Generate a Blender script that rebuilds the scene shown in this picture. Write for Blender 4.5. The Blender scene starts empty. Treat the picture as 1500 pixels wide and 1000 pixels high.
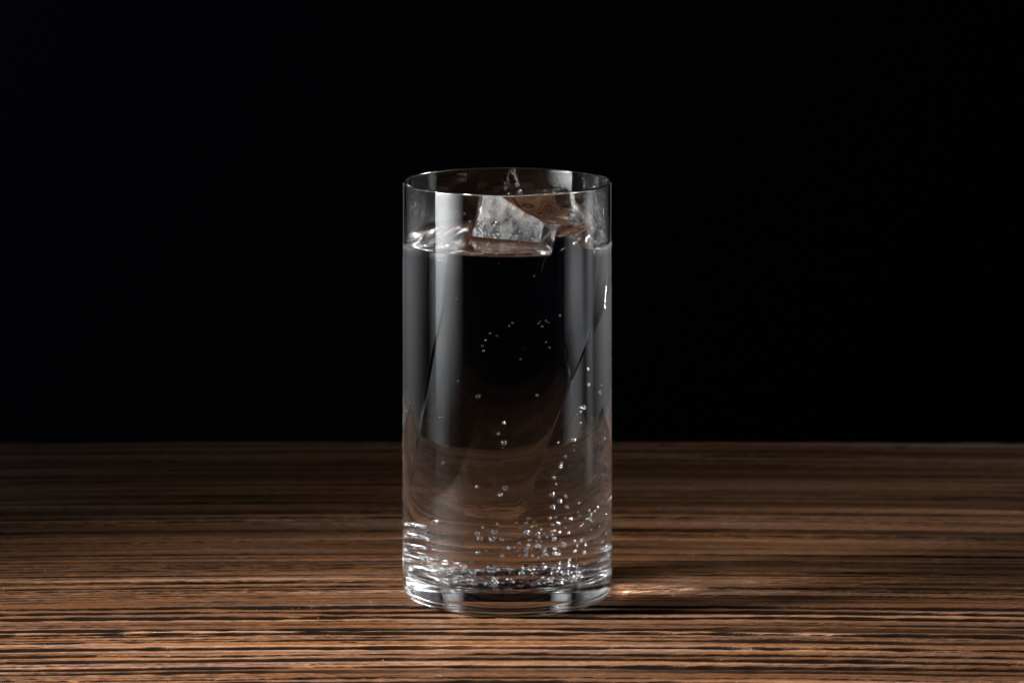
import bpy, bmesh, math, random
import numpy as np
from math import sin, cos, pi, radians, sqrt, tan, asin, atan2
from mathutils import Vector

S = bpy.context.scene
COL = S.collection
random.seed(7)
RNG = np.random.default_rng(11)

# ------------------------------------------------------------------ camera
CAM_D, CAM_H, F_PX = 1.55, 0.3437, 6798.0        # metres, metres, focal length in px of a 1500 px wide picture
HOR = -636.0                                     # picture row of eye level
CX = 743.0                                       # picture column of the glass axis
cam = bpy.data.cameras.new('camera')
cam_o = bpy.data.objects.new('camera', cam); COL.objects.link(cam_o)
cam_o.location = (0, -CAM_D, CAM_H)
cam_o.rotation_euler = (radians(90), 0, 0)
cam.sensor_width = 36.0
cam.lens = 36.0 * F_PX / 1500.0
cam.shift_y = -(500 - HOR) / 1500.0
cam.shift_x = (750 - CX) / 1500.0
cam.clip_start, cam.clip_end = 0.05, 50
cam.dof.use_dof = True
cam.dof.focus_distance = 1.50
cam.dof.aperture_fstop = 20.0
S.camera = cam_o

# ------------------------------------------------------------------ world and lamps (a dark studio)
W = bpy.data.worlds.new('World'); S.world = W; W.use_nodes = True
W.node_tree.nodes['Background'].inputs[0].default_value = (0.35, 0.45, 0.7, 1)
W.node_tree.nodes['Background'].inputs[1].default_value = 0.0012

def lamp(name, loc, target, size, size_y, power, color=(1, 1, 1), spread=180.0):
    l = bpy.data.lights.new(name, 'AREA'); l.shape = 'RECTANGLE'
    l.size, l.size_y, l.energy, l.color, l.spread = size, size_y, power, color, radians(spread)
    o = bpy.data.objects.new(name, l); COL.objects.link(o)
    o.location = loc
    o.rotation_euler = (Vector(target) - Vector(loc)).to_track_quat('-Z', 'Y').to_euler()
    return o

lamp('key_lamp', (-0.66, -0.175, 0.315), (0.0, -0.125, 0.0), 0.15, 0.15, 1.15, (1, 0.97, 0.94), 39)
strip = lamp('tall_softbox', (-0.49, -0.235, 0.26), (0.05, -0.050, 0.24), 0.35, 0.68, 1.15, (0.95, 0.97, 1.0), 60)
panels = [lamp('panel_back_left', (-0.455, 0.36, 0.14), (0.1, 0.105, 0.13), 0.79, 0.56, 0.095, (0.97, 0.98, 1.0), 75),
          lamp('panel_back_right', (0.455, 0.37, 0.14), (-0.1, 0.108, 0.13), 0.77, 0.56, 0.060, (0.93, 0.96, 1.0), 75),
          lamp('strip_right', (0.49, 0.085, 0.17), (0, 0, 0.15), 0.14, 0.56, 0.10, (0.95, 0.97, 1.0), 90)]
for _sx, _pw in ((-1, 0.012), (1, 0.010)):
    panels.append(lamp('rear_strip', (_sx * 0.44, 1.15, 0.10), (0, 0, 0.12), 0.22, 0.60, _pw, (0.95, 0.97, 1.0), 60))
lamp('added_backdrop_lamp', (-1.5, 0.85, 0.75), (-0.75, 1.5, 0.55), 0.4, 0.4, 1.6, (0.72, 0.85, 1.0), 140)  # added lamp, gives the left of the backdrop a faint cool glow
for _p in panels:                                # their strength is shaped: dimmed towards the lower edge and the sides
    _l = _p.data; _l.use_nodes = True; _n = _l.node_tree
    _g = _n.nodes.new('ShaderNodeNewGeometry'); _s = _n.nodes.new('ShaderNodeSeparateXYZ'); _n.links.new(_g.outputs['Parametric'], _s.inputs[0])
    _r = _n.nodes.new('ShaderNodeMapRange'); _r.inputs['From Min'].default_value = 0.12; _r.inputs['From Max'].default_value = 0.75
    _r.inputs['To Min'].default_value = 0.25; _r.inputs['To Max'].default_value = 1.6
    _n.links.new(_s.outputs['Y'], _r.inputs['Value'])
    _a = _n.nodes.new('ShaderNodeMath'); _a.operation = 'PINGPONG'; _a.inputs[1].default_value = 0.5
    _n.links.new(_s.outputs['X'], _a.inputs[0])
    _q = _n.nodes.new('ShaderNodeMapRange'); _q.interpolation_type = 'SMOOTHSTEP'; _q.inputs['From Max'].default_value = 0.4
    _q.inputs['To Min'].default_value = 0.2; _q.inputs['To Max'].default_value = 1.2
    _n.links.new(_a.outputs[0], _q.inputs['Value'])
    _m = _n.nodes.new('ShaderNodeMath'); _m.operation = 'MULTIPLY'
    _n.links.new(_r.outputs[0], _m.inputs[0]); _n.links.new(_q.outputs[0], _m.inputs[1])
    _n.links.new(_m.outputs[0], _n.nodes['Emission'].inputs['Strength'])
# the softbox's strength is shaped: brightest along one side and towards its top
sl = strip.data; sl.use_nodes = True
_n = sl.node_tree; _e = _n.nodes['Emission']
_g = _n.nodes.new('ShaderNodeNewGeometry'); _s = _n.nodes.new('ShaderNodeSeparateXYZ')
_n.links.new(_g.outputs['Parametric'], _s.inputs[0])
def _range(sock, f0, f1, t0, t1):
    r = _n.nodes.new('ShaderNodeMapRange')
    for k, v in (('From Min', f0), ('From Max', f1), ('To Min', t0), ('To Max', t1)): r.inputs[k].default_value = v
    _n.links.new(sock, r.inputs['Value']); return r.outputs[0]
_m = _n.nodes.new('ShaderNodeMath'); _m.operation = 'MULTIPLY'
_n.links.new(_range(_s.outputs['X'], 0, 1, 1.5, 0.05), _m.inputs[0])
_n.links.new(_range(_s.outputs['Y'], 0.07, 0.5, 0.02, 1.7), _m.inputs[1])
_n.links.new(_m.outputs[0], _e.inputs['Strength'])

S.view_settings.view_transform = 'Standard'
S.view_settings.look = 'None'
S.view_settings.exposure = 0.0
S.view_settings.gamma = 1.0
cy = S.cycles
cy.max_bounces = 32; cy.transmission_bounces = 32; cy.glossy_bounces = 12; cy.diffuse_bounces = 4
cy.transparent_max_bounces = 16
cy.caustics_reflective = True; cy.caustics_refractive = True
cy.blur_glossy = 0.15
cy.sample_clamp_indirect = 0.0
cy.use_denoising = True
cy.use_adaptive_sampling = False

# ------------------------------------------------------------------ helpers
def tag(o, label=None, cat=None, group=None, kind=None):
    if label: o['label'] = label
    if cat: o['category'] = cat
    if group: o['group'] = group
    if kind: o['kind'] = kind
    return o

def mesh_obj(name, verts, faces, mats, parent=None, smooth=True, mat_idx=None):
    me = bpy.data.meshes.new(name)
    me.from_pydata([tuple(v) for v in verts], [], [tuple(f) for f in faces])
    for m in mats: me.materials.append(m)
    if smooth: me.polygons.foreach_set('use_smooth', [True] * len(me.polygons))
    if mat_idx is not None: me.polygons.foreach_set('material_index', mat_idx)
    me.update()
    o = bpy.data.objects.new(name, me); COL.objects.link(o)
    if parent: o.parent = parent
    return o

def new_mat(name):
    m = bpy.data.materials.new(name); m.use_nodes = True
    nt = m.node_tree; nt.nodes.clear()
    out = nt.nodes.new('ShaderNodeOutputMaterial')
    return m, nt, out

def clear_mat(name, ior, rough=0.0, color=(1, 1, 1)):
    m, nt, out = new_mat(name)
    g = nt.nodes.new('ShaderNodeBsdfGlass')
    g.inputs['IOR'].default_value = ior
    g.inputs['Roughness'].default_value = rough
    g.inputs['Color'].default_value = (*color, 1)
    nt.links.new(g.outputs[0], out.inputs['Surface'])
    return m

LAT = {}
def lat_noise(u, v, seed):
    """smooth value noise on an integer lattice, -1..1"""
    if seed not in LAT: LAT[seed] = np.random.default_rng(seed).uniform(-1, 1, (512, 512))
    T = LAT[seed]
    iu = np.floor(u).astype(int); iv = np.floor(v).astype(int)
    fu = u - iu; fv = v - iv
    fu = fu * fu * (3 - 2 * fu); fv = fv * fv * (3 - 2 * fv)
    a = T[iu % 512, iv % 512]; b = T[(iu + 1) % 512, iv % 512]
    c = T[iu % 512, (iv + 1) % 512]; d = T[(iu + 1) % 512, (iv + 1) % 512]
    return (a * (1 - fu) + b * fu) * (1 - fv) + (c * (1 - fu) + d * fu) * fv

def sstep(a, b, x):
    t = np.clip((x - a) / (b - a), 0, 1); return t * t * (3 - 2 * t)

# ------------------------------------------------------------------ table top: brushed, burnt wood, grain as relief
BACK = 0.272
def build_table():
    xs = np.concatenate([np.arange(-0.214, 0.22, 0.0015), np.arange(0.22, 0.2301, 0.002)])
    ys = np.concatenate([np.arange(-0.50, -0.16, 0.0012), np.arange(-0.16, 0.06, 0.00030), np.arange(0.06, BACK, 0.00055), [BACK]])
    X, Y = np.meshgrid(xs, ys, indexing='ij')
    V = Y + 0.0052 * (X / 0.17) ** 2
    V = V + 0.0011 * lat_noise(X / 0.16 + 5, V / 0.05, 1) + 0.00035 * lat_noise(X / 0.035, V / 0.012, 2)
    depth = np.zeros_like(X)
    r = random.Random(5)
    grooves = []
    y = -0.52
    while y < BACK + 0.03:
        if y < -0.0135:
            step = r.uniform(0.0048, 0.0105); w = min(r.uniform(0.0014, 0.0042), step * 0.5); d = r.uniform(0.0006, 0.0011)
        elif y < 0.05:
            step = r.uniform(0.0022, 0.0050); w = r.uniform(0.0008, 0.0018); d = r.uniform(0.0003, 0.0006)
        else:
            step = r.uniform(0.0030, 0.011); w = r.uniform(0.0008, 0.0024); d = r.uniform(0.0003, 0.0008)
        grooves.append((y, w, d)); y += step
    grooves.append((-0.0165, 0.0030, 0.0013))
    for q in range(130):                              # hairline checks between the grooves
        grooves.append((r.uniform(-0.16, 0.05), r.uniform(0.0004, 0.0008), r.uniform(0.0002, 0.0004)))
    dark = np.zeros_like(X)
    for k, (gy, w, d) in enumerate(grooves):
        j0 = np.searchsorted(ys, gy - 0.060); j1 = np.searchsorted(ys, gy + 0.014)
        if j1 <= j0: continue
        xx = X[:, j0:j1]; vv = V[:, j0:j1]
        one = np.zeros_like(xs)
        wig = 0.0007 * lat_noise(xs / 0.045, one + k * 3.3, 31) + 0.00030 * lat_noise(xs / 0.011, one + k * 2.1, 32) + 0.00022 * lat_noise(xs / 0.0042, one + k * 6.1, 37)
        ww = w * (1 + 0.45 * lat_noise(xs / 0.05, one + k * 1.7, 33) + 0.40 * lat_noise(xs / 0.007, one + k * 4.9, 35))
        amp = np.clip((1.0 if gy < -0.0135 else 0.72) + 0.6 * lat_noise(xs / 0.11, one + k * 5.1, 34), 0.12, 1)
        ww = np.maximum(ww, 0.0004)
        if w < 0.0008: amp = sstep(0.1, 0.6, lat_noise(xs / 0.05, one + k * 2.7, 36))
        t = np.abs(vv - gy - wig[:, None]) / (ww[:, None] * 0.5)
        g = 1 - sstep(0.80, 1.20, t)
        gd = 1 - sstep(1.12, 1.42, t)
        depth[:, j0:j1] = np.maximum(depth[:, j0:j1], g * d * amp[:, None])
        dark[:, j0:j1] = np.maximum(dark[:, j0:j1], gd * np.clip(amp[:, None] * 1.15, 0, 1))
    fine = 0.5 + 0.5 * lat_noise(X / 0.05, V / 0.0016, 3)
    fine2 = 0.5 + 0.5 * lat_noise(X / 0.022, V / 0.0008, 4)
    coarse = 0.5 + 0.5 * lat_noise(X / 0.22, V / 0.009, 6)
    Z = -depth - 0.00022 * fine - 0.00013 * fine2 - 0.00025 * coarse
    # a shallow fall along the edges, then the slab's sides
    nx, ny = X.shape
    verts = np.stack([X, Y, Z], -1).reshape(-1, 3)
    idx = np.arange(nx * ny).reshape(nx, ny)
    quads = np.stack([idx[:-1, :-1], idx[1:, :-1], idx[1:, 1:], idx[:-1, 1:]], -1).reshape(-1, 4)
    loop = np.concatenate([idx[:, 0], idx[-1, 1:], idx[-2::-1, -1], idx[0, -2:0:-1]])
    low = verts[loop].copy(); low[:, 2] = -0.034
    n0 = len(verts); nl = len(loop)
    lowi = np.arange(n0, n0 + nl)
    skirt = np.stack([loop, lowi, np.roll(lowi, -1), np.roll(loop, -1)], -1)
    verts = np.concatenate([verts, low])
    quads = np.concatenate([quads, skirt])
    me = bpy.data.meshes.new('table_top')
    me.vertices.add(len(verts)); me.vertices.foreach_set('co', verts.astype(np.float32).ravel())
    me.loops.add(quads.size); me.loops.foreach_set('vertex_index', quads.astype(np.int32).ravel())
    me.polygons.add(len(quads))
    me.polygons.foreach_set('loop_start', np.arange(0, quads.size, 4, dtype=np.int32))
    me.polygons.foreach_set('use_smooth', [True] * len(quads))
    me.update(calc_edges=True); me.validate()
    at = me.attributes.new('char', 'FLOAT', 'POINT')
    at.data.foreach_set('value', np.concatenate([dark.reshape(-1), np.zeros(nl)]).astype(np.float32))
    tone = lat_noise(X / 0.30, V / 0.0065, 8) * 0.6 + lat_noise(X / 0.10, V / 0.0022, 9) * 0.4
    at = me.attributes.new('tone', 'FLOAT', 'POINT')
    at.data.foreach_set('value', np.concatenate([(0.5 + 0.5 * tone).reshape(-1), np.full(nl, .5)]).astype(np.float32))

    m, nt, out = new_mat('burnt_brushed_wood')
    N = nt.nodes.new; L = nt.links.new
    b = N('ShaderNodeBsdfPrincipled')
    tc = N('ShaderNodeTexCoord')
    mp = N('ShaderNodeMapping'); mp.inputs['Scale'].default_value = (300, 1800, 500)
    n1 = N('ShaderNodeTexNoise'); n1.inputs['Scale'].default_value = 1.0; n1.inputs['Detail'].default_value = 6; n1.inputs['Roughness'].default_value = 0.62
    mp2 = N('ShaderNodeMapping'); mp2.inputs['Scale'].default_value = (9, 160, 30)
    n2 = N('ShaderNodeTexNoise'); n2.inputs['Scale'].default_value = 1.0; n2.inputs['Detail'].default_value = 4
    L(tc.outputs['Object'], mp.inputs[0]); L(tc.outputs['Object'], mp2.inputs[0])
    L(mp.outputs[0], n1.inputs[0]); L(mp2.outputs[0], n2.inputs[0])
    a1 = N('ShaderNodeAttribute'); a1.attribute_name = 'char'
    a2 = N('ShaderNodeAttribute'); a2.attribute_name = 'tone'
    add = N('ShaderNodeMath'); add.operation = 'MULTIPLY_ADD'; add.inputs[1].default_value = 0.42
    L(a2.outputs['Fac'], add.inputs[0])
    sc = N('ShaderNodeMath'); sc.operation = 'MULTIPLY'; sc.inputs[1].default_value = 0.58
    L(n1.outputs['Fac'], sc.inputs[0]); L(sc.outputs[0], add.inputs[2])
    cr = N('ShaderNodeValToRGB')
    e = cr.color_ramp.elements
    e[0].position = 0.30; e[0].color = (0.030, 0.015, 0.008, 1)
    e[1].position = 0.76; e[1].color = (0.58, 0.41, 0.34, 1)
    k = cr.color_ramp.elements.new(0.5); k.color = (0.18, 0.093, 0.047, 1)
    L(add.outputs[0], cr.inputs[0])
    hue = N('ShaderNodeMix'); hue.data_type = 'RGBA'; hue.blend_type = 'MULTIPLY'
    hr = N('ShaderNodeValToRGB'); he = hr.color_ramp.elements
    he[0].position = 0.33; he[0].color = (1.0, 0.94, 1.0, 1)
    he[1].position = 0.56; he[1].color = (1.12, 0.84, 0.52, 1)
    L(n2.outputs['Fac'], hr.inputs[0])
    hue.inputs['Factor'].default_value = 1.0
    L(cr.outputs[0], hue.inputs['A']); L(hr.outputs[0], hue.inputs['B'])
    mx = N('ShaderNodeMix'); mx.data_type = 'RGBA'
    L(a1.outputs['Fac'], mx.inputs['Factor']); L(hue.outputs['Result'], mx.inputs['A'])
    mx.inputs['B'].default_value = (0.012, 0.007, 0.005, 1)
    L(mx.outputs['Result'], b.inputs['Base Color'])
    b.inputs['Roughness'].default_value = 0.52
    sp = N('ShaderNodeMapRange'); sp.inputs['To Min'].default_value = 0.5; sp.inputs['To Max'].default_value = 0.05
    L(a1.outputs['Fac'], sp.inputs['Value']); L(sp.outputs[0], b.inputs['Specular IOR Level'])
    bp = N('ShaderNodeBump'); bp.inputs['Strength'].default_value = 0.9; bp.inputs['Distance'].default_value = 0.0004
    L(n1.outputs['Fac'], bp.inputs['Height']); L(bp.outputs[0], b.inputs['Normal'])
    L(b.outputs[0], out.inputs['Surface'])
    me.materials.append(m)
    o = bpy.data.objects.new('table_top', me); COL.objects.link(o)
    return tag(o, kind='structure', label='dark brown burnt wood table top with raised horizontal grain')
build_table()

# backdrop: black cloth hung far behind the table, curving to a dark floor
def build_backdrop():
    m, nt, out = new_mat('black_cloth')
    b = nt.nodes.new('ShaderNodeBsdfPrincipled')
    b.inputs['Base Color'].default_value = (0.02, 0.022, 0.03, 1); b.inputs['Roughness'].default_value = 0.95
    b.inputs['Specular IOR Level'].default_value = 0.05
    nt.links.new(b.outputs[0], out.inputs['Surface'])
    prof = [(-2.2, -0.75), (1.0, -0.75)]
    for k in range(1, 9):
        a = k / 8 * pi / 2; prof.append((1.0 + 0.5 * sin(a), -0.25 - 0.5 * cos(a)))
    prof.append((1.5, 2.2))
    xs = np.linspace(-2.4, 2.4, 49)
    verts, faces = [], []
    for x in xs:
        for (y, z) in prof:
            w = 0.012 * sin(x * 7) if z > -0.2 else 0
            verts.append((x, y + w, z))
    n = len(prof)
    for i in range(len(xs) - 1):
        for j in range(n - 1):
            a = i * n + j; faces.append((a, a + n, a + n + 1, a + 1))
    o = mesh_obj('backdrop', verts, faces, [m]); tag(o, kind='structure')
build_backdrop()

# ------------------------------------------------------------------ glass, water, ice
R_OUT, R_IN, RIM_Z, FLOOR_Z = 0.0350, 0.0338, 0.1383, 0.0072
LEVEL = 0.1178
G0 = 0.0001
M_GLASS = clear_mat('clear_glass', 1.50, 0, (0.995, 0.998, 0.997))
M_WALL = clear_mat('water_against_glass', 1.333 / 1.50)
M_WATER = clear_mat('water_surface', 1.333)
M_BUBBLE = clear_mat('air_bubble', 1.0 / 1.333)
M_DROP = clear_mat('water_drop', 1.333)

ICE_C = (0.008, -0.0)    # centre for the star-shaped rings
NA = 360

# ice ring outlines in mm: (x, toward camera, z) around the block, clockwise seen from above starting front-left
FOOT = [(-12, -2), (2, 5.5), (16, 12), (24.5, 11), (31.5, 2), (31, -8), (23, -21), (9, -28), (-6, -24), (-12.5, -14)]
TOPP = [(-8.5, -3.5, 130.2), (-4, -1.5, 129.9), (2, 1, 128.2), (9, 5, 125.9), (13.5, 8.5, 124.0), (17, 9, 122.2), (23, 7.5, 121.6), (30.5, 0.5, 121.8),
        (29, -8, 124.3), (21, -18, 128.2), (9, -22, 129.3), (-3, -20, 129.3), (-9, -12, 129.8)]

def resample(poly, centre, n):
    """points of a polygon (x, y, ...) at n equal angles around the centre"""
    P = [np.array(p, float) for p in poly]
    res = []
    for k in range(n):
        a = 2 * pi * k / n; d = np.array([cos(a), sin(a)])
        best = None
        for i in range(len(P)):
            p, q = P[i], P[(i + 1) % len(P)]
            e = q[:2] - p[:2]
            den = d[0] * e[1] - d[1] * e[0]
            if abs(den) < 1e-12: continue
            w = p[:2] - np.array(centre)
            t = (w[0] * e[1] - w[1] * e[0]) / den
            s = (w[0] * d[1] - w[1] * d[0]) / den
            if t > 0 and -1e-9 <= s <= 1 + 1e-9:
                if best is None or t < best[0]: best = (t, p + (q - p) * s)
        res.append(best[1])
    return np.array(res)

def round_ring(A, w):
    """circular smoothing of a ring by a box of 2w+1 samples"""
    B = np.zeros_like(A)
    for k in range(-w, w + 1): B += np.roll(A, k, axis=0)
    return B / (2 * w + 1)

mm = 0.001
foot = resample([(x * mm, -p * mm) for x, p in FOOT], ICE_C, NA)
foot = round_ring(foot, 3)
top = resample([(x * mm, -p * mm, z * mm) for x, p, z in TOPP], ICE_C, NA)
top = round_ring(top, 2)

def wall_pt(k, R):
    a = 2 * pi * k / NA; d = (cos(a), sin(a)); c = ICE_C
    b = c[0] * d[0] + c[1] * d[1]; q = c[0] ** 2 + c[1] ** 2 - R * R
    t = -b + sqrt(b * b - q)
    return c[0] + t * d[0], c[1] + t * d[1]
WALL = [wall_pt(k, R_IN) for k in range(NA)]

def contact(x, y):
    """height of the water line on the glass: pulled up where the ice comes close to it at the front right"""
    th = math.degrees(atan2(x, -y))         # 0 at the front, + to the right
    z = LEVEL + 0.0018
    z += 0.0080 * float(sstep(24.0, 29.5, th) * (1 - sstep(51, 57, th)))
    return z
CONT = np.array([contact(x, y) for x, y in WALL])
ICEW = []
for k in range(NA):
    th = math.degrees(atan2(WALL[k][0], -WALL[k][1]))
    ICEW.append(LEVEL + 0.0008 + 0.0066 * float(sstep(29, 36, th) * (1 - sstep(52, 60, th))))
ICEW = np.array(ICEW)
RAISE = np.clip((CONT - LEVEL - 0.0018) / 0.0080, 0, 1)
ICEW = np.minimum(ICEW, top[:, 2] - 0.0008)

# water surface between ice and glass
NR = 64
wv, wf, wm = [], [], []
for k in range(NA):
    fx, fy = foot[k][:2]; gx, gy = WALL[k]
    L = sqrt((gx - fx) ** 2 + (gy - fy) ** 2)
    for j in range(NR + 1):
        u = 0.5 - 0.5 * cos(pi * j / NR)
        x, y = fx + (gx - fx) * u, fy + (gy - fy) * u
        e1 = math.exp(-(1 - u) * L / 0.0013); e0 = math.exp(-u * L / 0.0010)
        n = 0.000006 * float(lat_noise(np.array(x / 0.011 + 9), np.array(y / 0.011 + 9), 77)) * (1 - e1) * (1 - e0)
        z = LEVEL + n + (CONT[k] - LEVEL) * e1 + (ICEW[k] - LEVEL) * e0
        z = z + (ICEW[k] + (CONT[k] - ICEW[k]) * u - z) * RAISE[k]
        z = CONT[k] if j == NR else (ICEW[k] if j == 0 else min(z, max(CONT[k], ICEW[k])))
        wv.append((x, y, z))
for k in range(NA):
    k2 = (k + 1) % NA
    for j in range(NR):
        wf.append((k * (NR + 1) + j, k * (NR + 1) + j + 1, k2 * (NR + 1) + j + 1, k2 * (NR + 1) + j)); wm.append(0)
base = len(wv)
# wall and floor of the water; rows as (radius, z)
rc = 0.0075
prof = []
for j in range(9):
    a = j / 8 * pi / 2
    prof.append((R_IN - rc + rc * cos(a), FLOOR_Z + rc * 0.72 * (1 - sin(a))))
for r in (0.022, 0.018, 0.014, 0.010, 0.006, 0.003): prof.append((r, FLOOR_Z + 0.0006 * (1 - (r / 0.0263) ** 2)))
rows = []
NW = 24
for i in range(1, NW + 1): rows.append(i / NW)
ring = [[k * (NR + 1) + NR for k in range(NA)]]
z_c = prof[0][1]
for t in rows:
    ids = []
    for k in range(NA):
        ids.append(len(wv)); x, y = WALL[k]; wv.append((x, y, CONT[k] + (z_c - CONT[k]) * t))
    ring.append(ids)
for (r, z) in prof[1:]:
    ids = []
    for k in range(NA):
        x, y = WALL[k]; s = r / R_IN
        ids.append(len(wv)); wv.append((x * s, y * s, z))
    ring.append(ids)
for a, b in zip(ring[:-1], ring[1:]):
    for k in range(NA):
        k2 = (k + 1) % NA
        wf.append((a[k], b[k], b[k2], a[k2])); wm.append(1)
cidx = len(wv); wv.append((0, 0, FLOOR_Z + 0.0006))
for k in range(NA): wf.append((ring[-1][k], cidx, ring[-1][(k + 1) % NA])); wm.append(1)
water = mesh_obj('water', wv, wf, [M_WATER, M_WALL], mat_idx=wm)
tag(water, 'clear sparkling water filling the tall glass to below its rim', 'water')

# the glass: outer shell, rounded rim, inner wall down to the water line
gv, gf = [], []
grings = []
def g_ring(f):
    ids = []
    for k in range(NA):
        ids.append(len(gv)); gv.append(f(k))
    grings.append(ids)
def circ(r, z): g_ring(lambda k: (WALL[k][0] / R_IN * r, WALL[k][1] / R_IN * r, z))
for t in (0.0, 0.35, 0.7):
    g_ring(lambda k, t=t: (WALL[k][0], WALL[k][1], CONT[k] + (RIM_Z - 0.0006 - CONT[k]) * t))
rm, rr = (R_OUT + R_IN) / 2, (R_OUT - R_IN) / 2
for j in range(9):
    a = pi - pi * j / 8; circ(rm + rr * cos(a), RIM_Z - rr + rr * sin(a))
for z in (0.11, 0.08, 0.05, 0.03, 0.015): circ(R_OUT, z)
ro = 0.0042
for j in range(11):
    a = j / 10 * pi / 2; circ(R_OUT - ro + ro * cos(a), G0 + ro * (1 - sin(a)))
for r, z in ((0.0290, 0.0), (0.0275, 0.0002), (0.0255, 0.0006), (0.022, 0.0010), (0.015, 0.0014), (0.007, 0.0016)): circ(r, G0 + z)
for a, b in zip(grings[:-1], grings[1:]):
    for k in range(NA):
        k2 = (k + 1) % NA; gf.append((a[k], b[k], b[k2], a[k2]))
c0 = len(gv); gv.append((0, 0, G0 + 0.0017))
for k in range(NA): gf.append((grings[-1][k], c0, grings[-1][(k + 1) % NA]))
glass = mesh_obj('drinking_glass', gv, gf, [M_GLASS])
tag(glass, 'tall straight clear drinking glass standing on the dark wooden table', 'glass')

# ice block: leaning bar, frosted front-left face above the water, clear elsewhere
def frost_mat():
    m, nt, out = new_mat('frosted_ice')
    N = nt.nodes.new; L = nt.links.new
    g = N('ShaderNodeBsdfGlass'); g.inputs['IOR'].default_value = 1.31; g.inputs['Roughness'].default_value = 0.14
    d = N('ShaderNodeBsdfDiffuse'); d.inputs[0].default_value = (0.90, 0.89, 0.88, 1)
    t = N('ShaderNodeBsdfTranslucent'); t.inputs[0].default_value = (0.96, 0.95, 0.94, 1)
    dt = N('ShaderNodeMixShader'); dt.inputs[0].default_value = 0.5
    L(d.outputs[0], dt.inputs[1]); L(t.outputs[0], dt.inputs[2])
    tc = N('ShaderNodeTexCoord')
    n = N('ShaderNodeTexNoise'); n.inputs['Scale'].default_value = 330; n.inputs['Detail'].default_value = 3; n.inputs['Roughness'].default_value = 0.5
    L(tc.outputs['Object'], n.inputs[0])
    cr = N('ShaderNodeValToRGB'); e = cr.color_ramp.elements
    e[0].position = 0.36; e[0].color = (0.14, 0.14, 0.14, 1); e[1].position = 0.80; e[1].color = (0.80, 0.80, 0.80, 1)
    sx = N('ShaderNodeSeparateXYZ'); L(tc.outputs['Object'], sx.inputs[0])
    zr = N('ShaderNodeMapRange'); zr.inputs['From Min'].default_value = 0.119; zr.inputs['From Max'].default_value = 0.129
    zr.inputs['To Min'].default_value = -0.10; zr.inputs['To Max'].default_value = 0.10; L(sx.outputs['Z'], zr.inputs['Value'])
    xr = N('ShaderNodeMapRange'); xr.inputs['From Min'].default_value = -0.006; xr.inputs['From Max'].default_value = 0.014
    xr.inputs['To Min'].default_value = 0.0; xr.inputs['To Max'].default_value = 0.12; L(sx.outputs['X'], xr.inputs['Value'])
    s1 = N('ShaderNodeMath'); s1.operation = 'ADD'; L(zr.outputs[0], s1.inputs[0]); L(xr.outputs[0], s1.inputs[1])
    s2 = N('ShaderNodeMath'); s2.operation = 'ADD'; L(s1.outputs[0], s2.inputs[0]); L(n.outputs['Fac'], s2.inputs[1])
    L(s2.outputs[0], cr.inputs[0])
    ms = N('ShaderNodeMixShader'); L(cr.outputs[0], ms.inputs[0]); L(g.outputs[0], ms.inputs[1]); L(dt.outputs[0], ms.inputs[2])
    n2 = N('ShaderNodeTexNoise'); n2.inputs['Scale'].default_value = 1100; n2.inputs['Detail'].default_value = 4
    L(tc.outputs['Object'], n2.inputs[0])
    bp = N('ShaderNodeBump'); bp.inputs['Strength'].default_value = 0.9; bp.inputs['Distance'].default_value = 0.0003
    L(n2.outputs['Fac'], bp.inputs['Height'])
    for s in (g, d, t): L(bp.outputs[0], s.inputs['Normal'])
    L(ms.outputs[0], out.inputs['Surface'])
    return m
M_ICE_AIR = clear_mat('wet_clear_ice', 1.31)
M_ICE_SUB = clear_mat('ice_under_water', 0.990)
M_FROST = frost_mat()

BOT = [(-27, 3), (-18, 13), (-6, 17), (2.5, 13), (5, 3), (3, -10), (-4, -17), (-14, -15), (-22, -10)]
BC = (-0.011, 0.0)
bot = resample([(x * mm, -p * mm) for x, p in BOT], BC, NA); bot = round_ring(bot, 9)
def ibot(k):
    x, y = bot[k]
    return 0.0300 + 0.0045 * sstep(-0.008, -0.027, x) * 1.5 + 0.0012 * float(lat_noise(np.array(x / 0.006 + 4), np.array(y / 0.006 + 4), 5))
iv, ifc, im = [], [], []
irings = []
def i_ring(pts):
    ids = list(range(len(iv), len(iv) + NA)); iv.extend(pts); irings.append(ids)
# bottom cap rings
for s in (0.15, 0.5, 0.8, 0.93, 0.985):
    i_ring([(BC[0] + (bot[k][0] - BC[0]) * s, BC[1] + (bot[k][1] - BC[1]) * s, ibot(k) - 0.0006 * (1 - s)) for k in range(NA)])
NB = 34
for j in range(NB + 1):
    t = j / NB
    pts = []
    for k in range(NA):
        z0 = ibot(k) + 0.0008; z = z0 + (ICEW[k] - z0) * t
        x = bot[k][0] + (foot[k][0] - bot[k][0]) * t; y = bot[k][1] + (foot[k][1] - bot[k][1]) * t
        cx = BC[0] + (ICE_C[0] - BC[0]) * t
        w = sin(pi * t)
        n = 1 + w * 0.030 * float(lat_noise(np.array(x / 0.016 + 3), np.array(z / 0.022 + y / 0.016), 21)) - 0.03 * w
        pts.append((cx + (x - cx) * n, y * n, z))
    i_ring(pts)
sub_rings = len(irings) - 1
NT = 28
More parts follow.
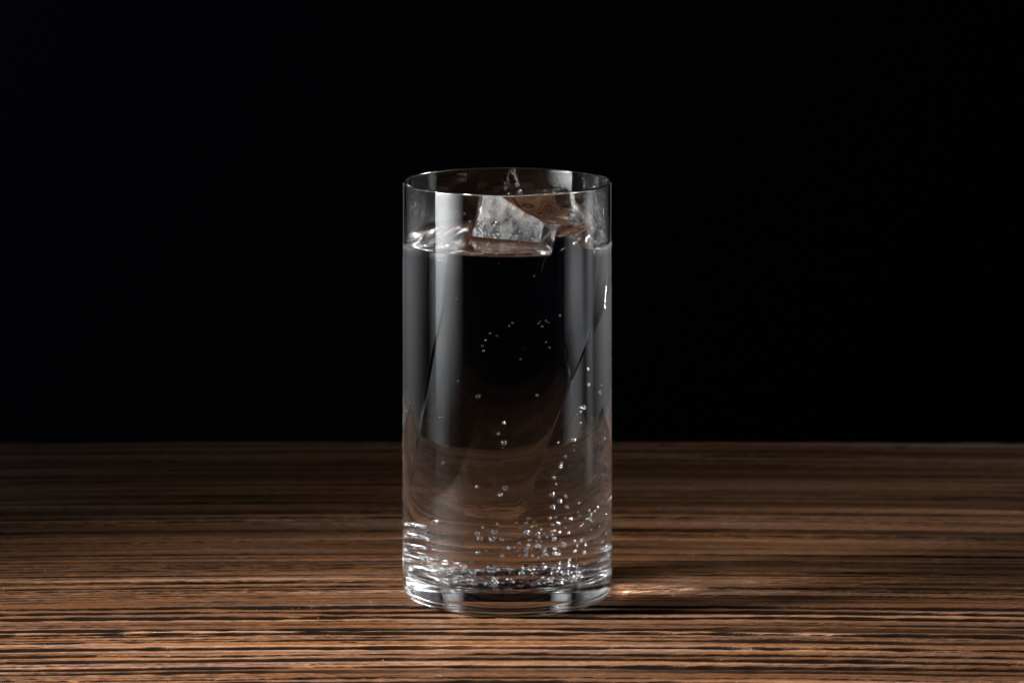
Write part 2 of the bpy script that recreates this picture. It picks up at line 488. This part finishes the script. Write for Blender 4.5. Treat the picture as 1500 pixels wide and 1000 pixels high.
for j in range(1, NT + 1):
    t = j / NT
    pts = []
    for k in range(NA):
        x = foot[k][0] + (top[k][0] - foot[k][0]) * t; y = foot[k][1] + (top[k][1] - foot[k][1]) * t
        z = ICEW[k] + (top[k][2] - ICEW[k]) * t
        fr = foot[k][0] < 0.0195 and foot[k][1] < 0.004
        a = sin(pi * min(t, 0.75)) * (0.00032 if fr else 0.00004)
        n = float(lat_noise(np.array(k / 1.7), np.array(z / 0.0008), 22)) * a
        dx, dy = x - ICE_C[0], y - ICE_C[1]; L = sqrt(dx * dx + dy * dy)
        pts.append((x + dx / L * n, y + dy / L * n, z + n * 0.5))
    i_ring(pts)
top_ring = len(irings) - 1
for s in (0.96, 0.88, 0.76, 0.62, 0.46, 0.3, 0.14):
    pts = []
    for k in range(NA):
        x = ICE_C[0] + (top[k][0] - ICE_C[0]) * s; y = ICE_C[1] + (top[k][1] - ICE_C[1]) * s
        zc = 0.1250
        z = zc + (top[k][2] - zc) * s ** 1.4 + 0.0005 * (1 - s) * 2 * float(lat_noise(np.array(x / 0.007 + 2), np.array(y / 0.005 + 2), 23))
        pts.append((x, y, z))
    i_ring(pts)
for q, (a, b) in enumerate(zip(irings[:-1], irings[1:])):
    for k in range(NA):
        k2 = (k + 1) % NA
        ifc.append((a[k], a[k2], b[k2], b[k]))
        if q < sub_rings: im.append(0)
        elif q < top_ring:
            x = (foot[k][0] + top[k][0]) / 2; th = 2 * pi * k / NA
            front = foot[k][0] < 0.0195 and foot[k][1] < 0.004 
            im.append(2 if front else 1)
        else: im.append(1)
cb = len(iv); iv.append((BC[0], BC[1], 0.0296))
ct = len(iv); iv.append((ICE_C[0], ICE_C[1], 0.1250))
for k in range(NA):
    k2 = (k + 1) % NA
    ifc.append((cb, irings[0][k2], irings[0][k])); im.append(0)
    ifc.append((ct, irings[-1][k], irings[-1][k2])); im.append(1)
ice = mesh_obj('ice_block', iv, ifc, [M_ICE_SUB, M_ICE_AIR, M_FROST], mat_idx=im)
tag(ice, 'long clear block of ice leaning in the water, its frosted top above the surface', 'ice')

# ------------------------------------------------------------------ bubbles
def sphere_mesh(name, sub, mat):
    bm = bmesh.new(); bmesh.ops.create_icosphere(bm, subdivisions=sub, radius=1.0)
    for f in bm.faces: f.smooth = True
    me = bpy.data.meshes.new(name); bm.to_mesh(me); bm.free(); me.materials.append(mat); return me
BUB = sphere_mesh('bubble', 3, M_BUBBLE)

def in_water(px, py, t):
    """where the sight line through picture point (px, py) is, t metres behind the inside of the glass"""
    y0 = -R_IN
    for _ in range(3):
        x = (px - CX) / F_PX * (CAM_D + y0); x = max(-R_OUT * 0.985, min(R_OUT * 0.985, x)); y0 = -sqrt(R_OUT ** 2 - x * x)
    zf = CAM_H - (py - HOR) / F_PX * (CAM_D + y0)
    n = np.array([x, y0]) / R_OUT; d = np.array([0.0, 1.0])
    c = -float(n @ d); eta = 1 / 1.333
    k = 1 - eta * eta * (1 - c * c)
    r = eta * d + (eta * c - sqrt(k)) * n; r /= np.linalg.norm(r)
    el = math.atan((py - HOR) / F_PX); ti = tan(asin(sin(el) / 1.333))
    p = np.array([x, y0]) + r * (t + 0.0012)
    return p[0], p[1], zf - ti * t

nb = 0
def bubble(x, y, z, r, label, group):
    global nb
    rad = sqrt(x * x + y * y); lim = R_IN - r - 0.00015
    if rad > lim: x, y = x / rad * lim, y / rad * lim
    o = bpy.data.objects.new('bubble', BUB); COL.objects.link(o)
    o.location = (x, y, z); o.scale = (r, r, r)
    tag(o, label, 'bubble', group); nb += 1
    return o

C3 = [(315,32,14),(514,172,20),(680,180,28),(654,217,24),(1005,54,22),(1010,34,14),(965,120,22),(979,155,12),(955,220,30),(1000,257,28),
(1033,228,20),(958,292,28),(1040,293,20),(1112,268,10),(1105,322,10),(1120,343,10),(1172,315,16),(1183,335,16),(1205,318,16),(1222,293,18),
(1158,362,16),(1172,362,14),(1187,375,14),(1135,390,12),(1120,404,12),(1270,333,20),(817,358,18),(850,378,14),(802,388,20),(838,407,12),
(865,402,10),(940,357,20),(977,352,16),(992,390,24),(957,400,20),(1033,354,8),(1065,360,20),(1033,413,10),(806,442,32),(872,450,26),
(910,455,12),(968,430,22),(948,435,14),(968,478,26),(517,448,28),(532,478,30),(618,436,34),(604,480,38),(520,562,30),(565,549,16),
(662,578,20),(426,512,16),(635,393,14),(548,412,12),(762,505,16),(870,524,36),(802,546,26),(838,578,18),(766,575,10),(905,555,14),
(915,537,14),(970,565,28),(995,572,20),(1126,487,20),(1088,491,12),(1089,550,18),(1143,560,22),(1095,597,8),(1018,505,14),(1033,507,12),
(1058,602,22),(1047,622,16),(993,622,22),(978,632,18),(1115,695,26),(1080,700,24),(1270,447,14),(1253,490,14),
(1275,520,16),(1262,602,16),(1247,602,14),(1268,560,14),(185,575,30),(210,605,34),(282,588,28),(143,530,24),(145,387,24),(297,440,18),
(135,615,26),(270,655,18),(1270,670,14),(745,385,12),(765,415,14),(890,425,14),(925,470,14),(1000,440,14),(1050,445,16)]
C2 = [(558,560,28),(325,693,20),(720,726,24),(687,795,20),(720,850,34),(713,882,10),(338,977,16),(928,553,18),(432,464,12),(1250,388,22),
(1252,485,22),(1325,535,22),(1333,488,8),(1222,630,26),(1200,628,16),(1200,658,16),(1203,732,20),(1160,832,26),(1163,868,8),(1162,900,10),
(1353,828,20),(1060,852,18),(1105,940,20),(1080,980,18),(825,328,14),(1010,255,14),(985,220,12),(677,182,12),(605,208,14),(585,243,12),
(592,275,14),(775,100,12),(755,118,10),(633,165,12),(1073,55,14),(935,105,10),(963,122,10),(985,88,10),(1000,97,10),(1178,675,10),
(1165,700,10),(1155,735,8),(950,90,8)]
C1 = [(1078,592,9),(1090,585,9),(1100,578,9),(912,750,10),(688,670,9),(420,892,10)]
PB = [(x / 4 + 570, y / 4 + 670, d / 4) for x, y, d in C3] + [(x / 4.286 + 570, y / 4.286 + 450, d / 4.286) for x, y, d in C2] \
   + [(x / 4.286 + 570, y / 4.286 + 230, d / 4.286) for x, y, d in C1]
rb = random.Random(3)
PB += [(rb.gauss(805, 32), rb.triangular(735, 838, 800), rb.uniform(2.2, 6.0)) for _ in range(26)]
for (px, py, d) in PB:
    t = rb.uniform(0.002, 0.009) if d > 3.2 else rb.uniform(0.001, 0.016)
    x, y, z = in_water(px, py, t)
    r = d / 2 / F_PX * CAM_D * 1.06
    if py < 560:
        lab, grp = 'tiny round air bubble hanging in the dark upper half of the water', 'tiny bubbles in the upper half of the water'
    elif px > 800 and py < 745:
        lab, grp = 'round air bubble in the rising string on the right side of the glass', 'string of bubbles rising on the right'
    elif px > 845:
        lab, grp = 'small round air bubble in the lower water near the right wall of the glass', 'bubbles near the right wall'
    elif px < 645:
        lab, grp = 'small round air bubble in the water near the left wall of the glass', 'bubbles near the left wall'
    else:
        lab, grp = 'round air bubble floating in the middle of the lower water above the glass floor', 'bubbles in the middle of the lower water'
    bubble(x, y, max(z, FLOOR_Z + r + 0.0003), r, lab, grp)

# bubbles sitting in a crowd on the floor of the glass
def crowd(n, xr, yr, rr, label, group):
    placed = []; tries = 0
    while len(placed) < n and tries < 6000:
        tries += 1
        x = rb.uniform(*xr); y = rb.uniform(*yr)
        if x * x + y * y > 0.0290 ** 2: continue
        r = min(0.0013, max(0.00034, abs(rb.gauss(rr * 1.18, 0.00028))))
        e = sqrt(x * x + y * y); e = max(0.0, e - (R_IN - rc)) / rc
        z = FLOOR_Z + 0.0004 + rc * 0.72 * (1 - sqrt(max(0, 1 - e * e))) + r * 1.02 + (rb.uniform(0, 0.0014) if rb.random() < 0.3 else 0)
        if any((x - a) ** 2 + (y - b) ** 2 + (z - c) ** 2 < (r + q) ** 2 * 1.02 for a, b, c, q in placed): continue
        placed.append((x, y, z, r)); bubble(x, y, z, r, label, group)
crowd(30, (-0.020, -0.0055), (-0.021, -0.004), 0.00062, 'round air bubble in the left front crowd on the floor of the glass', 'bubbles crowded on the glass floor, front left')
crowd(28, (0.008, 0.0215), (-0.020, -0.004), 0.00055, 'round air bubble in the right front crowd on the floor of the glass', 'bubbles crowded on the glass floor, front right')
crowd(8, (-0.006, 0.008), (-0.020, -0.004), 0.00060, 'round air bubble between the two front crowds on the floor of the glass', 'loose bubbles at the middle of the glass floor')
crowd(50, (-0.0185, 0.0185), (0.003, 0.0170), 0.00062, 'round air bubble in the row along the back of the glass floor', 'row of bubbles along the back of the glass floor')
for px, py in ((604,769),(612,772),(633,764),(607,785),(618,789),(603,800),(612,812),(626,818),(604,826)):
    x, y, z = in_water(px, py, 0.046)
    bubble(x, y, max(z, FLOOR_Z + 0.001), 0.0007, 'small air bubble clinging to the back right wall low in the glass', 'bubbles clinging to the back wall')

# single marked bubbles
def px_bubble(px, py, d, t, label):
    x, y, z = in_water(px, py, t); bubble(x, y, z, d / 2 / F_PX * CAM_D, label, None)
px_bubble(690.5, 373, 4.5, 0.0006, 'small bubble just under the front water line, left of centre')
px_bubble(843, 357.5, 6.5, 0.0008, 'lower of two bubbles touching under the ice at right')
px_bubble(847.5, 350.5, 6.5, 0.0012, 'upper of two bubbles touching under the ice at right')
px_bubble(603, 357, 8.0, 0.0008, 'large bubble under the water line at the left wall of the glass')
px_bubble(597, 352, 5.0, 0.0004, 'smaller bubble left of the large one under the water line')
o = px_bubble(604, 866, 10.5, 0.0006, 'large bubble low in the left corner of the glass bottom')

bubble(0.0262, -0.0190, 0.1212, 0.0017, 'largest bubble, caught between the ice and the front right wall just under the water line', None)

# every bubble of a loose group is told by its size and its order from the top
ORD = ('first second third fourth fifth sixth seventh eighth ninth tenth eleventh twelfth thirteenth fourteenth fifteenth sixteenth '
       'seventeenth eighteenth nineteenth twentieth').split()
ORD += ['twenty-' + w for w in ORD[:9]] + ['thirtieth']
def rank(group, region, cols=None):
    L = [o for o in COL.objects if o.get('group') == group]
    def app(o): return CX + o.location.x / (CAM_D + o.location.y) * F_PX
    parts = [('', L)]
    if cols:
        L.sort(key=app); n = len(cols); parts = [(c, L[len(L) * q // n:len(L) * (q + 1) // n]) for q, c in enumerate(cols)]
    for c, M in parts:
        M.sort(key=lambda o: -o.location.z)
        for q, o in enumerate(M):
            r = o.scale.x; size = 'tiny' if r < 0.00045 else 'small' if r < 0.0007 else 'medium' if r < 0.00095 else 'large'
            o['label'] = f'{size} air bubble, {ORD[q]} from the top {region.format(c)}'
rank('tiny bubbles in the upper half of the water', 'in the dark upper water')
rank('string of bubbles rising on the right', 'of the string rising at right')
rank('bubbles near the right wall', 'beside the lower right wall')
rank('bubbles near the left wall', 'beside the lower left wall')
rank('bubbles in the middle of the lower water', 'in the {} of the lower water', ('left part', 'left middle', 'centre', 'right middle', 'right part'))
rank('bubbles clinging to the back wall', 'clinging to the back wall')
rank('loose bubbles at the middle of the glass floor', 'between the two front crowds on the glass floor')

# cracks in the ice: thin slivers of air near the left wall
crm = clear_mat('air_film', 1.0 / 1.31)
CRK = sphere_mesh('crack', 3, crm)
for (xa, ya, xb, yb, t, w) in ((608, 563, 600, 640, 0.008, 0.00035), (609, 590, 598, 612, 0.010, 0.00018), (601, 610, 593, 655, 0.006, 0.0003), (891, 385, 885, 455, 0.004, 0.00018)):
    a = Vector(in_water(xa, ya, t)); b = Vector(in_water(xb, yb, t)); d = b - a
    o = bpy.data.objects.new('crack', CRK); COL.objects.link(o)
    o.location = (a + b) / 2; o.scale = (w, w * 0.3, d.length / 2); o.rotation_euler = d.to_track_quat('Z', 'Y').to_euler()
    o.parent = ice

# dust on the table
dm, dnt, dout = new_mat('pale_dust'); _b = dnt.nodes.new('ShaderNodeBsdfPrincipled'); _b.inputs['Base Color'].default_value = (0.5, 0.45, 0.4, 1)
dnt.links.new(_b.outputs[0], dout.inputs['Surface'])
DV, DF = [], []
rg = random.Random(12)
for q in range(90):
    x = rg.uniform(-0.18, 0.18) if q % 3 else rg.gauss(-0.075, 0.012); y = rg.uniform(-0.13, 0.06) if q % 3 else rg.gauss(-0.03, 0.012)
    if x * x + y * y < 0.037 ** 2: continue
    r = rg.uniform(0.00006, 0.00018); c = Vector((x, y, r * 0.3)); b0 = len(DV)
    for v in ((1, 0, 0), (-1, 0, 0), (0, 1, 0), (0, -1, 0), (0, 0, 1), (0, 0, -1)):
        DV.append(c + Vector(v) * r * rg.uniform(0.6, 1.3))
    DF += [tuple(b0 + i for i in f) for f in ((0, 2, 4), (2, 1, 4), (1, 3, 4), (3, 0, 4), (2, 0, 5), (1, 2, 5), (3, 1, 5), (0, 3, 5))]
tag(mesh_obj('dust', DV, DF, [dm], smooth=False), 'pale specks of dust on the dark table', 'dust', kind='stuff')

# ------------------------------------------------------------------ drops on the inner wall above the water
def recentre(o):
    vs = [v.co.copy() for v in o.data.vertices]; c = sum(vs, Vector()) / len(vs)
    for v in o.data.vertices: v.co -= c
    o.location = c

def drop_verts(th, z, r, sy=1.0, bulge=0.55):
    """a flattened drop on the inside of the wall at angle th (0 = front, + = right)"""
    n = Vector((sin(th), -cos(th), 0)); tan_ = Vector((cos(th), sin(th), 0)); up = Vector((0, 0, 1))
    c = n * (R_IN - 0.00003) + up * z
    vs, fs = [c - n * (r * bulge)], []
    NS, NQ = 10, 3
    for q in range(1, NQ + 1):
        a = q / NQ * pi / 2
        for s in range(NS):
            b = 2 * pi * s / NS
            vs.append(c + tan_ * (r * sin(a) * cos(b)) + up * (r * sy * sin(a) * sin(b)) - n * (r * bulge * cos(a)))
    vs.append(c)
    for s in range(NS): fs.append((0, 1 + s, 1 + (s + 1) % NS))
    for q in range(NQ - 1):
        for s in range(NS):
            a = 1 + q * NS + s; b = 1 + q * NS + (s + 1) % NS
            fs.append((a, a + NS, b + NS, b))
    e = len(vs) - 1
    for s in range(NS): fs.append((e, 1 + (NQ - 1) * NS + (s + 1) % NS, 1 + (NQ - 1) * NS + s))
    return vs, fs

def spray(name, spots, label):
    V, F = [], []
    for (th, z, r, sy) in spots:
        vs, fs = drop_verts(th, z, r, sy); b = len(V)
        V += vs; F += [tuple(i + b for i in f) for f in fs]
    o = mesh_obj(name, V, F, [M_DROP]); return tag(o, label, 'spray', kind='stuff')
rd = random.Random(9)
sp = []
while len(sp) < 150:
    th = radians(-rd.triangular(48, 84, 66)); z = rd.triangular(0.121, 0.1372, 0.132)
    sp.append((th, z, rd.uniform(0.00006, 0.00022), rd.uniform(0.9, 1.5)))
spray('droplet_spray', sp, 'fine water spray on the left inner wall above the water')
sp = []
while len(sp) < 340:
    th = radians(rd.triangular(36, 88, 64)); z = rd.uniform(0.1235, 0.1365)
    sp.append((th, z, rd.uniform(0.00006, 0.00020), rd.uniform(0.9, 1.6)))
spray('droplet_spray', sp, 'fine water spray on the right inner wall above the ice')
sp = []
for k in range(70):
    z = rd.uniform(0.1245, 0.1378); q = (z - 0.1245) / 0.0133
    th = radians(180 - (3.5 + 7 * (1 - q)) + rd.gauss(0, 0.7)) if rd.random() < 0.7 else radians(180 - 1 + rd.gauss(0, 1.3))
    sp.append((th, z, rd.uniform(0.00012, 0.0004), rd.uniform(1, 2.2)))
spray('droplet_spray', sp, 'trail of fine drops running down the back inner wall')
DROPS = [(-21,.1292,.00030),(-24,.1316,.00024),(-17,.1276,.00028),(-12.5,.1305,.00026),(-15,.1262,.00022),(-30,.1268,.00024),(-34,.1240,.0003),
         (-40,.1262,.0003),(-44,.1250,.00026),(-10,.1326,.00028),(-6,.1345,.0003),(-27,.1252,.00022),(48,.1365,.00042),(40,.1355,.00024),(8,.1330,.0002)]
DROPS.sort()
for q, (th, z, r) in enumerate(DROPS):
    vs, fs = drop_verts(radians(th), z, r, 1.1)
    o = mesh_obj('water_drop', vs, fs, [M_DROP]); recentre(o); tag(o, f'small round water drop on the front inner wall above the water, {ORD[q]} from the left', 'drop', 'drops on the front inner wall')
for th, z, r in [(150,.1348,.00045),(152,.1305,.00055),(158,.1306,.00040),(131,.1362,.0004)]:
    vs, fs = drop_verts(radians(th), z, r, 1.0)
    o = mesh_obj('water_drop', vs, fs, [M_DROP]); recentre(o); tag(o, 'round water drop on the back inner wall right of centre', 'drop', 'drops on the back inner wall')
print('bubbles', nb)
